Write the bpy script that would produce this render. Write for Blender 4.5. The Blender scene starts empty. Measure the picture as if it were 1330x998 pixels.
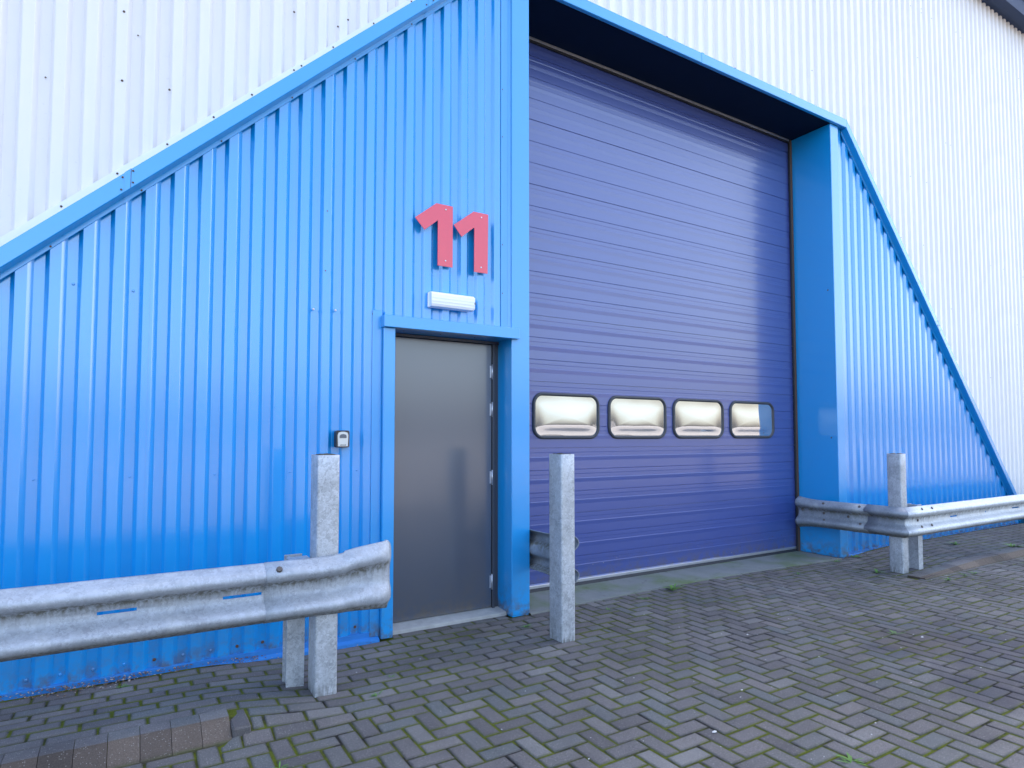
import bpy, math, random
from mathutils import Vector
random.seed(11)
R = math.radians
sc = bpy.context.scene
col = sc.collection
CAMY, CAMZ = -4.3, 1.445

# ------------------------------------------------------------------ materials
class NT:
    def __init__(s, name):
        s.m = bpy.data.materials.new(name); s.m.use_nodes = True
        s.t = s.m.node_tree; s.b = s.t.nodes['Principled BSDF']
        s.tc = s.t.nodes.new('ShaderNodeTexCoord')
    def n(s, typ, **kw):
        nd = s.t.nodes.new(typ)
        for k, v in kw.items():
            if k.startswith('i_'):
                key = k[2:].replace('_', ' ')
                nd.inputs[int(key) if key.isdigit() else key].default_value = v
            else: setattr(nd, k, v)
        return nd
    def l(s, a, b): s.t.links.new(a, b)
    def noise(s, scale, detail=3, rough=.55, mapping=None, out=0):
        nd = s.n('ShaderNodeTexNoise'); nd.inputs['Scale'].default_value = scale
        nd.inputs['Detail'].default_value = detail; nd.inputs['Roughness'].default_value = rough
        src = s.tc.outputs['Object']
        if mapping:
            mp = s.n('ShaderNodeMapping'); mp.inputs['Scale'].default_value = mapping
            s.l(src, mp.inputs['Vector']); src = mp.outputs[0]
        s.l(src, nd.inputs['Vector'])
        return nd.outputs[out]
    def ramp(s, fac, stops):
        nd = s.n('ShaderNodeValToRGB'); cr = nd.color_ramp
        while len(cr.elements) < len(stops): cr.elements.new(.5)
        for e, (p, c) in zip(cr.elements, stops):
            e.position = p; e.color = (c, c, c, 1) if isinstance(c, (int, float)) else (*c, 1)
        s.l(fac, nd.inputs[0]); return nd.outputs[0]
    def mix(s, fac, a, b, mode='MIX'):
        nd = s.n('ShaderNodeMix', data_type='RGBA', blend_type=mode)
        for isf, inp, v in ((1, nd.inputs[0], fac), (0, nd.inputs[6], a), (0, nd.inputs[7], b)):
            if hasattr(v, 'is_output'): s.l(v, inp)
            elif isinstance(v, (int, float)): inp.default_value = v if isf else (v, v, v, 1)
            else: inp.default_value = (*v, 1)
        return nd.outputs[2]
    def math(s, op, a, b=None, c=None):
        nd = s.n('ShaderNodeMath', operation=op)
        for i, v in enumerate((a, b, c)):
            if v is None: continue
            if hasattr(v, 'is_output'): s.l(v, nd.inputs[i])
            else: nd.inputs[i].default_value = v
        return nd.outputs[0]
    def attr(s, name):
        nd = s.n('ShaderNodeAttribute'); nd.attribute_name = name; return nd.outputs['Fac']
    def bump(s, h, strength=.3, dist=.01):
        nd = s.n('ShaderNodeBump'); nd.inputs['Strength'].default_value = strength; nd.inputs['Distance'].default_value = dist
        s.l(h, nd.inputs['Height']); s.l(nd.outputs[0], s.b.inputs['Normal'])
    def set(s, **kw):
        for k, v in kw.items():
            key = k.replace('_', ' ')
            inp = s.b.inputs[key]
            if hasattr(v, 'is_output'): s.l(v, inp)
            elif isinstance(v, tuple): inp.default_value = (*v, 1)
            else: inp.default_value = v

def mat_simple(name, colr, rough=.5, metal=0., var=.12, scale=8., bump=0.):
    s = NT(name)
    d = tuple(c * (1 - var) for c in colr); e = tuple(min(1, c * (1 + var)) for c in colr)
    s.set(Base_Color=s.mix(s.noise(scale, 4), d, e), Roughness=rough, Metallic=metal)
    if bump: s.bump(s.noise(scale * 8, 3), bump, .003)
    return s.m

def mat_paint(name, colr, rough, spec=.5, coat=0., dirt=(.18, .14, .10), dirt_amt=.18, wave=.25, ior=1.5, low_dirt=True):
    """factory-painted sheet steel: faint colour drift, vertical rain streaks, grime spots, slow oil-canning"""
    s = NT(name)
    drift = s.noise(.9, 3, .5, (1, 1, .35))
    base = s.mix(drift, tuple(c * .93 for c in colr), tuple(min(1, c * 1.06) for c in colr))
    streak = s.ramp(s.noise(14, 2, .5, (1, 1, .05)), [(.40, 0.), (.95, 1.)])
    spots = s.ramp(s.noise(55, 2, .5), [(.70, 0.), (.76, 1.)])
    f = s.math('MULTIPLY', s.math('ADD', s.math('MULTIPLY', streak, .5), spots), dirt_amt)
    if low_dirt:      # splash grime on the lowest hand's width of sheet
        sp = s.n('ShaderNodeSeparateXYZ'); s.l(s.tc.outputs['Object'], sp.inputs[0])
        lo = s.ramp(sp.outputs[2], [(.035, 1.), (.17, .22), (.40, 0.)])
        lo = s.math('MULTIPLY', lo, s.ramp(s.noise(11, 6, .7), [(.42, 0.), (.60, .9)]))
        base = s.mix(lo, base, (.11, .085, .06))
    s.set(Base_Color=s.mix(f, base, dirt), Specular_IOR_Level=spec, IOR=ior, Coat_Weight=coat, Coat_Roughness=.14, Coat_IOR=1.75)
    s.set(Roughness=rough)
    h = s.math('ADD', s.math('MULTIPLY', s.noise(1.3, 0, .5), 1.), 0.)
    s.bump(h, wave, .03)
    return s.m

def mat_galv(name, colr=(.60, .63, .68), rough=.45, metal=.75, dirtcol=(.10, .09, .05), spangle=55., lowc=.72):
    s = NT(name)
    v = s.n('ShaderNodeTexVoronoi', feature='F1'); v.inputs['Scale'].default_value = spangle
    nz = s.noise(30, 3, .6, None, 1)
    mx = s.mix(.12, s.tc.outputs['Object'], nz)
    s.l(mx, v.inputs['Vector'])
    cell = s.n('ShaderNodeSeparateColor'); s.l(v.outputs['Color'], cell.inputs[0])
    t = s.math('MULTIPLY_ADD', cell.outputs[0], .42, s.math('MULTIPLY', s.noise(5, 5, .65), .8))
    base = s.mix(s.ramp(t, [(.25, 0.), (.85, 1.)]), tuple(c * lowc for c in colr), tuple(min(1, c * 1.15) for c in colr))
    chalk = s.ramp(s.noise(7, 5, .7, (1, 1, .35)), [(.52, 0.), (.72, 1.)])
    base = s.mix(s.math('MULTIPLY', chalk, .35), base, (.62, .62, .60))
    d = s.attr('dirt')
    run = s.ramp(s.noise(45, 4, .65, (1, 1, .18)), [(.38, 0.), (.62, 1.)])
    dm = s.math('MULTIPLY', d, run)
    base = s.mix(s.math('MINIMUM', dm, .85), base, dirtcol)
    s.set(Base_Color=base, Metallic=s.math('MULTIPLY', s.math('SUBTRACT', 1., s.math('MINIMUM', dm, 1.)), metal),
          Roughness=s.math('MULTIPLY_ADD', t, .25, rough - .1))
    s.bump(s.math('ADD', s.noise(18, 3), s.math('MULTIPLY', s.noise(120, 2), .25)), .22, .006)
    return s.m

def mat_paver(name, brown=False):
    s = NT(name)
    tint = s.attr('tint'); edge = s.attr('edge')
    if brown: base = s.ramp(tint, [(0., (.070, .054, .044)), (.5, (.100, .076, .060)), (1., (.130, .098, .076))])
    else: base = s.ramp(tint, [(0., (.104, .093, .090)), (.3, (.124, .112, .108)), (.55, (.140, .124, .118)), (.75, (.118, .120, .116)), (.9, (.152, .132, .122)), (1., (.172, .162, .152))])
    fine = s.noise(220, 3, .7)
    base = s.mix(1., base, s.ramp(fine, [(.3, .62), (.72, 1.38)]), 'MULTIPLY')
    cloud = s.ramp(s.noise(1.1, 6, .65), [(.3, .70), (.72, 1.22)])
    base = s.mix(1., base, cloud, 'MULTIPLY')
    speck = s.n('ShaderNodeTexVoronoi', feature='F1'); speck.inputs['Scale'].default_value = 150
    s.l(s.tc.outputs['Object'], speck.inputs['Vector'])
    sc_ = s.n('ShaderNodeSeparateColor'); s.l(speck.outputs['Color'], sc_.inputs[0])
    dots = s.math('MULTIPLY', s.ramp(speck.outputs['Distance'], [(.22, 1.), (.34, 0.)]), s.ramp(sc_.outputs[0], [(.80, 0.), (.86, 1.)]))
    base = s.mix(s.math('MULTIPLY', dots, .55), base, (.40, .38, .34))
    # spilt-oil patches
    for (x, y, r) in ((5.05, -2.15, .75), (4.25, -2.6, .45), (4.4, -2.0, .22)):
        vd = s.n('ShaderNodeVectorMath', operation='DISTANCE'); s.l(s.tc.outputs['Object'], vd.inputs[0]); vd.inputs[1].default_value = (x, y, 0)
        q = s.math('ADD', s.math('DIVIDE', vd.outputs['Value'], r), s.math('MULTIPLY_ADD', s.noise(3.5, 4, .6), 1.6, -.8))
        base = s.mix(s.ramp(q, [(.35, .55), (1.0, 0.)]), base, (.035, .034, .05))
    vd = s.n('ShaderNodeVectorMath', operation='DISTANCE'); s.l(s.tc.outputs['Object'], vd.inputs[0]); vd.inputs[1].default_value = (4.75, -1.95, 0)
    q = s.math('ADD', s.math('DIVIDE', vd.outputs['Value'], .45), s.math('MULTIPLY_ADD', s.noise(6, 4, .6), 1.6, -.8))
    base = s.mix(s.ramp(q, [(.3, .22), (.9, 0.)]), base, (.15, .10, .06))
    # moss and soil creeping over the arrises
    mo = s.math('MULTIPLY', s.ramp(edge, [(.25, 0.), (.95, 1.)]), s.ramp(s.math('ADD', s.math('MULTIPLY', s.noise(5, 5, .65), .6), s.math('MULTIPLY', s.noise(.9, 2, .5), .4)), [(.44, 0.), (.54, 1.)]))
    base = s.mix(s.math('MULTIPLY', mo, .9), base, (.07, .082, .015))
    so = s.math('MULTIPLY', s.ramp(edge, [(.0, 0.), (1., .6)]), s.math('SUBTRACT', 1., mo))
    base = s.mix(so, base, (.025, .022, .02))
    s.set(Base_Color=base, Roughness=.82, Specular_IOR_Level=.3)
    s.bump(s.math('ADD', s.math('MULTIPLY', fine, .6), s.math('MULTIPLY', s.noise(60, 3), .6)), .55, .004)
    return s.m

def mat_joint(name):
    s = NT(name)
    m = s.ramp(s.math('ADD', s.math('MULTIPLY', s.noise(5, 5, .65), .6), s.math('MULTIPLY', s.noise(.9, 2, .5), .4)), [(.42, 0.), (.52, 1.)])
    g = s.mix(s.noise(140, 3, .6), (.045, .055, .008), (.15, .17, .02))
    soil = s.mix(s.noise(90, 4, .6), (.014, .013, .012), (.045, .04, .034))
    s.set(Base_Color=s.mix(m, soil, g), Roughness=.95, Specular_IOR_Level=.1)
    s.bump(s.noise(180, 4, .7), 1., .006)
    return s.m

BLUE = (.001, .285, .70)
M = {}
M['blue'] = mat_paint('blue sheet paint', BLUE, .25, spec=.9, coat=.8, wave=.06, dirt_amt=.06, dirt=(.10, .12, .16))
M['blue_flat'] = mat_paint('blue pressed flashing paint', (.001, .295, .69), .34, spec=.7, coat=.7, wave=.05, dirt_amt=.03)
M['white'] = mat_paint('white sheet paint', (.79, .762, .745), .42, dirt=(.42, .41, .40), dirt_amt=.16, wave=.12)
M['white_trim'] = mat_paint('white flashing paint', (.86, .835, .815), .45, dirt_amt=.05, wave=.08)
M['purple'] = mat_paint('violet door foil', (.046, .074, .265), .33, spec=.8, coat=.5, dirt=(.10, .09, .16), dirt_amt=.0, wave=.02)
M['door_grey'] = mat_paint('grey door paint', (.058, .068, .094), .36, spec=.9, coat=.8, dirt=(.10, .09, .10), dirt_amt=.06, wave=.03)
M['frame_grey'] = mat_simple('dark frame paint', (.05, .055, .07), .45)
M['soffit'] = mat_simple('shaded navy soffit sheet', (.001, .010, .034), .7)  # near-black navy: shade under the canopy is put into the colour
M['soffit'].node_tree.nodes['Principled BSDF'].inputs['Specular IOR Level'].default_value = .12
M['blue_dull'] = mat_simple('chalky blue toe', (.02, .18, .50), .7, 0, .25, 12)
M['navy'] = mat_simple('dark gutter', (.012, .032, .085), .65)
M['rubber'] = mat_simple('black rubber', (.022, .023, .028), .55)
M['window_rubber'] = mat_simple('grey black window rubber', (.045, .047, .055), .5)
M['dark'] = mat_simple('dark interior', (.03, .035, .045), .7)
M['alu'] = mat_simple('aluminium', (.55, .55, .58), .4, .8)
M['rust'] = mat_simple('rusty screw head', (.10, .055, .035), .8, 0, .4, 60)
M['screw'] = mat_simple('zinc screw head', (.62, .62, .65), .4, .6)
M['galv'] = mat_galv('weathered galvanised rail', (.40, .42, .455), .52, .3)
M['galv_post'] = mat_galv('galvanised post', (.50, .515, .54), .50, .45, (.09, .085, .06), 62., .55)
M['galv_shaded'] = mat_galv('shaded galvanised rail', (.27, .29, .325), .55, .3)  # darker copy for rails turned from the light, shade put into the colour
M['galv_lit'] = mat_galv('lit galvanised rail', (.62, .63, .64), .52, .25)  # paler copy for the front-facing leg, its light put into the colour
M['bolt'] = mat_simple('rusty bolt', (.13, .11, .10), .6, .5, .4, 80)
M['paver'] = mat_paver('worn concrete pavers')
M['kerb'] = mat_paver('brown kerb concrete', True)
M['joint'] = mat_joint('mossy joints')
M['red'] = mat_paint('red sign paint', (.72, .018, .05), .28, spec=.7, coat=.5, wave=.35, dirt_amt=.04, low_dirt=False)
M['lamp_white'] = mat_simple('white polycarbonate', (.86, .87, .88), .25, 0, .03)
M['silver'] = mat_simple('silver key safe face', (.62, .62, .60), .35, .4, .08, 60)
M['black'] = mat_simple('black casing', (.02, .02, .025), .4)
M['shutter'] = mat_simple('grey shutter', (.12, .125, .14), .4)
M['moss_fill'] = mat_simple('dirt in post top', (.06, .055, .035), .95, 0, .5, 60, .8)
M['leaf'] = mat_simple('weed leaf', (.09, .20, .025), .6, 0, .4, 60)
M['litter'] = mat_simple('dead leaf litter', (.13, .075, .045), .9, 0, .6, 70)
M['litter_pale'] = mat_simple('pale grit', (.32, .28, .24), .9, 0, .5, 70)

def mat_concrete():
    s = NT('mossy concrete apron')
    base = s.mix(s.noise(3.5, 6, .65), (.13, .14, .135), (.26, .26, .24))
    green = s.ramp(s.noise(1.8, 5, .6), [(.46, 0.), (.66, .8)])
    base = s.mix(green, base, (.11, .155, .045))
    dk = s.ramp(s.noise(11, 5, .7), [(.60, 0.), (.74, .7)])
    base = s.mix(dk, base, (.06, .055, .045))
    s.set(Base_Color=base, Roughness=.85, Specular_IOR_Level=.3)
    s.bump(s.noise(60, 4, .65), .4, .004)
    return s.m
M['concrete'] = mat_concrete()
M['sill'] = mat_simple('pale concrete sill', (.36, .35, .33), .8, 0, .35, 14, .4)

def mat_ground():
    s = NT('yard tarmac')
    base = s.mix(s.noise(.25, 6, .65), (.075, .07, .068), (.14, .13, .125))
    s.set(Base_Color=base, Roughness=.9); s.bump(s.noise(60, 4), .4, .01)
    return s.m
M['ground'] = mat_ground()

def mat_pane():
    s = NT('twin acrylic glazing')
    s.set(Base_Color=(.10, .12, .15), Roughness=.035, IOR=4.0, Coat_Weight=1., Coat_IOR=3.4, Coat_Roughness=.03)
    s.bump(s.noise(3.5, 0, .3), .2, .02)
    return s.m
M['pane'] = mat_pane()

# ------------------------------------------------------------------ mesh building
class MB:
    def __init__(s): s.v = []; s.f = []; s.mi = []; s.sm = []; s.edge = []; s.tint = []; s.dirt = []
    def vert(s, p, edge=0., dirt=0.): s.v.append(tuple(p)); s.edge.append(edge); s.dirt.append(dirt); return len(s.v) - 1
    def face(s, idx, mi=0, smooth=False, tint=.5): s.f.append(tuple(idx)); s.mi.append(mi); s.sm.append(smooth); s.tint.append(tint)
    def poly(s, pts, mi=0, smooth=False, tint=.5): s.face([s.vert(p) for p in pts], mi, smooth, tint)
    def box(s, x0, x1, y0, y1, z0, z1, mi=0, b=0.):
        """box with chamfered edges when b > 0"""
        if b <= 0:
            i = [s.vert(p) for p in ((x0,y0,z0),(x1,y0,z0),(x1,y1,z0),(x0,y1,z0),(x0,y0,z1),(x1,y0,z1),(x1,y1,z1),(x0,y1,z1))]
            for q in ((0,3,2,1),(4,5,6,7),(0,1,5,4),(1,2,6,5),(2,3,7,6),(3,0,4,7)): s.face([i[k] for k in q], mi)
            return
        c = ((x0+x1)/2, (y0+y1)/2, (z0+z1)/2); h = ((x1-x0)/2, (y1-y0)/2, (z1-z0)/2)
        b = min(b, *(q * .9 for q in h)); idx = {}
        for sx in (-1,1):
            for sy in (-1,1):
                for sz in (-1,1):
                    for ax in range(3):
                        sg = (sx,sy,sz); p = [c[k] + sg[k] * (h[k] - (0 if k == ax else b)) for k in range(3)]
                        idx[(sx,sy,sz,ax)] = s.vert(p)
        for ax in range(3):
            a1, a2 = (ax+1) % 3, (ax+2) % 3
            for sg in (-1,1):
                q = []
                for u, w in ((-1,-1),(1,-1),(1,1),(-1,1)):
                    k = [0,0,0]; k[ax] = sg; k[a1] = u; k[a2] = w; q.append(idx[(*k, ax)])
                s.face(q if sg > 0 else q[::-1], mi)
            for u in (-1,1):
                for w in (-1,1):     # chamfers along axis ax
                    k0 = [0,0,0]; k0[ax] = -1; k0[a1] = u; k0[a2] = w; k1 = list(k0); k1[ax] = 1
                    q = [idx[(*k0,a1)], idx[(*k0,a2)], idx[(*k1,a2)], idx[(*k1,a1)]]
                    s.face(q if u*w > 0 else q[::-1], mi)
        for sx in (-1,1):
            for sy in (-1,1):
                for sz in (-1,1):
                    q = [idx[(sx,sy,sz,a)] for a in range(3)]
                    s.face(q if sx*sy*sz > 0 else q[::-1], mi)
    def prism(s, prof, ax, a0, a1, mi=0, smooth=False, caps=True):
        """profile points (2-D) extruded along axis ax ('x','y','z')"""
        def P(q, a): return {'x': (a, q[0], q[1]), 'y': (q[0], a, q[1]), 'z': (q[0], q[1], a)}[ax]
        i0 = [s.vert(P(q, a0)) for q in prof]; i1 = [s.vert(P(q, a1)) for q in prof]; n = len(prof)
        for k in range(n): s.face((i0[k], i0[(k+1) % n], i1[(k+1) % n], i1[k]), mi, smooth)
        if caps: s.face(i0[::-1], mi); s.face(i1, mi)
    def head(s, p, nrm, r, mi=0, h=.4):
        """small domed screw or bolt head facing nrm"""
        n = Vector(nrm).normalized(); t = n.orthogonal().normalized(); u = n.cross(t); p = Vector(p)
        rings = []
        for rr, hh in ((r, 0), (r * .95, h * r * .6), (r * .55, h * r)):
            rings.append([s.vert(p + n * hh + (t * math.cos(a) + u * math.sin(a)) * rr) for a in [k * math.pi / 4 for k in range(8)]])
        for a, b in zip(rings, rings[1:]):
            for k in range(8): s.face((a[k], a[(k+1) % 8], b[(k+1) % 8], b[k]), mi, True)
        s.face(rings[-1], mi)
    def build(s, name, mats, parent=None, fix=True):
        me = bpy.data.meshes.new(name); me.from_pydata(s.v, [], s.f)
        for m in (mats if isinstance(mats, (list, tuple)) else [mats]): me.materials.append(m)
        me.polygons.foreach_set('material_index', s.mi); me.polygons.foreach_set('use_smooth', s.sm)
        for nm, dom, data in (('edge', 'POINT', s.edge), ('dirt', 'POINT', s.dirt), ('tint', 'FACE', s.tint)):
            if len(set(data)) > 1:
                a = me.attributes.new(nm, 'FLOAT', dom); a.data.foreach_set('value', data)
        if fix:
            import bmesh
            bm = bmesh.new(); bm.from_mesh(me); bmesh.ops.recalc_face_normals(bm, faces=bm.faces); bm.to_mesh(me); bm.free()
        me.update()
        o = bpy.data.objects.new(name, me); col.objects.link(o)
        if parent: o.parent = parent
        return o

def tag(o, label=None, cat=None, group=None, kind=None):
    for k, v in (('label', label), ('category', cat), ('group', group), ('kind', kind)):
        if v: o[k] = v
    return o
def empty(name, loc=(0, 0, 0)):
    o = bpy.data.objects.new(name, None); col.objects.link(o); o.location = loc; o.empty_display_size = .1; return o
def place(o, root):
    """parent a mesh written in world coordinates to its thing"""
    o.parent = root; o.location = Vector(o.location) - Vector(root.location); return o
def sub(mb, name, mats, root, fix=True):
    o = mb.build(name, mats, None, fix)
    base = Vector((0, 0, 0)); r = root
    while r: base += Vector(r.location); r = r.parent
    o.parent = root; o.location = -base; return o

# ------------------------------------------------------------------ the building
PITCH = .1524; RIB = .025
def cladding(mb, x0, x1, phase, yc, zb, zt, mi=0, RIB=RIB):
    """trapezoidal sheet: crowns at yc, troughs RIB behind; zb, zt give bottom and top at each x"""
    pts = []
    k = math.floor((x0 - phase) / PITCH) - 1
    while phase + k * PITCH < x1 + PITCH:
        c = phase + k * PITCH
        crown = ((.0115, -.0018), (.046, -.0018), (.0463, .0012), (.064, .0004)) if k % 7 == 3 else ((.0115, 0), (.064, 0))
        for dx, dy in ((-.0115, RIB), (-.0075, RIB - .003), (.0075, .003)) + crown + ((.0675, .003), (.0875, RIB - .003), (.091, RIB)):
            pts.append((c + dx, yc + dy))
        k += 1
    cl = []
    for (xa, ya), (xb, yb) in zip(pts, pts[1:]):
        if xb <= x0 or xa >= x1: continue
        if xa < x0: ya += (yb - ya) * (x0 - xa) / (xb - xa); xa = x0
        if xb > x1: yb = ya + (yb - ya) * (x1 - xa) / (xb - xa); xb = x1
        if not cl: cl.append((xa, ya))
        cl.append((xb, yb))
    lo = [mb.vert((x, y, zb(x))) for x, y in cl]; hi = [mb.vert((x, y, zt(x))) for x, y in cl]
    for i in range(len(cl) - 1): mb.face((lo[i], lo[i+1], hi[i+1], hi[i]), mi)

slopeL = lambda x: 2.456 + .953 * (x + .606)          # top line of the left flashing
slopeR = lambda x: 5.274 - 1.08 * (x - 7.506)
FT = 5.335                                            # top of the canopy fascia
XL0 = -.606 - (2.456 + .02) / .953; XL1 = -.606 + (FT - 2.456) / .953
XR0 = 7.506 - (FT - 5.274) / 1.08; XR1 = 7.506 + 5.25 / 1.08
rnd = random.Random(3)

bld = empty('warehouse', (5, 2, 0))
tag(bld, 'white ribbed metal warehouse with a blue clad entrance and a tall violet roller door', 'warehouse')

# white cladding
mb = MB()
ZE = 8.62
def wb(x):
    if x < XL0 or x > XR1: return .05
    if x < XL1: return max(.05, slopeL(x) - .25)
    if x > XR0: return max(.05, slopeR(x) - .25)
    return FT - .06
for a, b in ((-9, XL0), (XL0, XL1), (XL1, XR0), (XR0, XR1), (XR1, 36)):
    e = 1e-4
    cladding(mb, a + e, b - e, -.4315, .16, wb, lambda x: ZE, 0, .036)
# fixing screws on the sheets: some rusty, some bare holes' worth
for (x, z) in ((-.082, 4.069), (-.081, 3.63), (.175, 3.648), (.931, 4.436), (1.316, 4.517), (1.242, 4.439)):
    mb.head((x, .159, z), (0, -1, 0), .0075, 1)
for i in range(60):
    x = rnd.uniform(3.5, 14); z = rnd.choice((5.9, 6.9, 7.7, 5.1, 4.2, 3.3, 2.4)) + rnd.uniform(-.05, .05)
    if z < wb(x) + .4: continue
    xx = -.4315 + round((x + .4315) / PITCH) * PITCH + .038
    mb.head((xx, .159, z), (0, -1, 0), .0065, 1)
for i in range(7):
    x = -.5 + i * .46; mb.head((-.4315 + round((x + .4315) / PITCH) * PITCH - .03, .191, 3.5 + .98 * i * .42 + .05), (0, -1, 0), .005, 1)
sub(mb, 'white_cladding', [M['white'], M['rust']], bld, fix=False)

mb = MB()     # white flashing under the sheets, along the left slope
wz = lambda x: 2.547 + .945 * (x + .633)
n = 1
P = [(XL0, wz(XL0) - .14), (XL1 + .05, wz(XL1 + .05) - .14), (XL1 + .05, wz(XL1 + .05)), (XL0, wz(XL0))]
i0 = [mb.vert((x, .126, z)) for x, z in P]; i1 = [mb.vert((x, .158, z)) for x, z in P]
mb.face(i0); mb.face(i1[::-1])
for k in range(4): mb.face((i0[k], i1[k], i1[(k+1) % 4], i0[(k+1) % 4]))
for x in (-.64, -.36, -.09, .17, .43, .66, .93, .98, 1.2, 1.5, 1.8): mb.head((x, .125, wz(x) - .028), (0, -1, 0), .007, 1)
sub(mb, 'slope_flashing', [M['white_trim'], M['rust']], bld)

mb = MB()     # eaves gutter
mb.prism([(-.06, 8.60), (.10, 8.60), (.10, 8.61), (.30, 8.62), (.30, 8.93), (-.10, 8.93), (-.10, 8.84), (-.075, 8.82)], 'x', -9.2, 36.2)
sub(mb, 'gutter', M['navy'], bld)
mb = MB()     # roof
mb.prism([(.22, 8.80), (.22, 8.66), (30, 8.66), (30, 8.80), (15, 10.4)], 'x', -9.2, 36.2)
sub(mb, 'roof', M['navy'], bld)
mb = MB()     # flank and rear walls
mb.box(-9.1, -9, .2, 29.8, .0, 8.65); mb.box(36, 36.1, .2, 29.8, 0, 8.65); mb.box(-9, 36, 29.7, 29.8, 0, 8.65)
sub(mb, 'wall', M['white'], bld)

# blue cladding, left and right of the openings
mb = MB()
def lb(x): return 2.292 if x > 1.5005 else .035
e = 1e-4
for a, b in ((XL0, -1.5), (-1.5, 1.50), (1.501, 2.556)):
    cladding(mb, a + e, b - e, -.4076, .04, (lambda x: .035) if b < 1.6 else lb, lambda x: min(slopeL(x), FT - .04) - .05)
for (x, z) in ((1.067, 2.311), (1.218, 2.319), (-.286, 2.317), (.01, 2.313)): mb.head((x, .04 + (RIB if x < .5 else 0), z), (0, -1, 0), .008, 2 if x > .5 else 0, .9)
for (x, z) in ((1.152, 3.011), (1.145, 2.588)): mb.head((x, .04, z), (0, -1, 0), .006, 1)
k = 0
for i in range(-12, 13):
    x = -.4076 + i * PITCH - .03
    if x < XL0 + .2 or x > 1.46: continue
    mb.head((x, .04 + RIB, .108), (0, -1, 0), .010, rnd.choice((0, 1, 0)), .9)
    if i % 3 == 0: mb.head((x, .04 + RIB, 1.20), (0, -1, 0), .006, 0, .9)
for i in range(8): mb.head((1.60 + i * PITCH * .98, .04 + RIB, 2.325), (0, -1, 0), .009, rnd.choice((1, 0, 2)), .9)
o = sub(mb, 'blue_cladding', [M['blue'], M['rust'], M['screw']], bld, fix=False)
mb = MB()
cladding(mb, 7.329, XR1, 7.53, .04, lambda x: .03, lambda x: slopeR(x) - .05)
for i in range(5): mb.head((7.36, .07, 1 + i * .9), (0, -1, 0), .008, 1)
sub(mb, 'blue_cladding', [M['blue'], M['rust']], bld, fix=False)

# sloping blue flashings: face, return and a small toe on the crowns
def slope_flash(x0, x1, f, splices):
    mb = MB(); dz = .112; sgn = 1
    ring = [(-.04, 0), (-.04, -dz), (-.034, -dz - .006), (.030, -dz - .012), (.033, -dz - .018), (.033, -dz - .046), (.0385, -dz - .048), (.0385, -.02), (.157, -.02), (.157, 0)]
    A = [mb.vert((x0, y, f(x0) + z)) for y, z in ring]; B = [mb.vert((x1, y, f(x1) + z)) for y, z in ring]
    n = len(ring)
    for k in range(n): mb.face((A[k], A[(k+1) % n], B[(k+1) % n], B[k]))
    mb.face(A[::-1]); mb.face(B)
    for xs in splices:     # lapped joint with rivets
        a, b = xs - .03, xs + .0
        q = [(-.0425, .003), (-.0425, -dz - .002), (.031, -dz - .016), (.031, -dz - .050)]
        for (y1, z1), (y2, z2) in zip(q, q[1:]): mb.poly([(a, y1, f(a) + z1), (b, y1, f(b) + z1), (b, y2, f(b) + z2), (a, y2, f(a) + z2)])
        mb.poly([(b, -.0405, f(b) + .002), (b + .003, -.0405, f(b + .003) + .002), (b + .003, -.0405, f(b + .003) - dz), (b, -.0405, f(b) - dz)], 1)
        for dx, z in ((-.04, -.02), (-.045, -.09), (.012, -.02), (.012, -.09)): mb.head((xs + dx, -.043, f(xs + dx) + z), (0, -1, 0), .006, 1)
    m = max(2, int(abs(x1 - x0) / .42))
    for i in range(m):
        x = x0 + (x1 - x0) * (i + .5) / m; mb.head((x, .032, f(x) - dz - .034), (0, -1, 0), .006, 1)
    return mb
sub(slope_flash(XL0, XL1, slopeL, (-.02, 1.9)), 'slope_flashing', [M['blue_flat'], M['rust']], bld)
sub(slope_flash(XR0, XR1, slopeR, (9.6,)), 'slope_flashing', [M['blue_flat'], M['rust']], bld)

PX0, PX1 = 2.640, 2.812; CX0, CX1 = 7.167, 7.328; SZ = 5.229
mb = MB()     # canopy: fascia, soffit and top
mb.box(XL1 - .01, XR0, -.04, .0, SZ, FT, 0, .004)
mb.box(XL1 - .01, XR0, .001, .60, SZ + .012, SZ + .05)
mb.box(XL1 - .01, XR0, .001, .157, FT - .03, FT - .002)
for x in (3.4, 4.4, 5.4, 6.35): mb.head((x, -.02, FT), (0, 0, 1), .02, 1)
for x in (4.9,): mb.box(x - .02, x + .02, -.0425, -.02, SZ - .002, FT + .002)
sub(mb, 'canopy', [M['blue_flat'], M['rust']], bld)
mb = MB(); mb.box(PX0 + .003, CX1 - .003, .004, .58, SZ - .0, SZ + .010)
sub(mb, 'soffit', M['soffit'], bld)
mb = MB(); mb.box(PX0, PX1, .0, .56, .012, SZ - .001, 0, .005); mb.box(PX0 + .01, PX1 - .01, .005, .55, .0, .012)
for z in (4.62, 4.2, 3.3): mb.head((PX0 + .001, .025, z), (-1, 0, 0), .006, 1)
sub(mb, 'entrance_pillar', [M['blue_flat'], M['rust']], bld)
mb = MB(); mb.box(CX0, CX1, .0, .56, .012, SZ - .001, 0, .005); mb.box(CX0 + .01, CX1 - .01, .005, .55, .0, .012)
for z in (1.42, 3.2): mb.head((CX0 - .001, .08, z), (-1, 0, 0), .009, 1)
sub(mb, 'entrance_pillar', [M['blue_flat'], M['rust']], bld)

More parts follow.
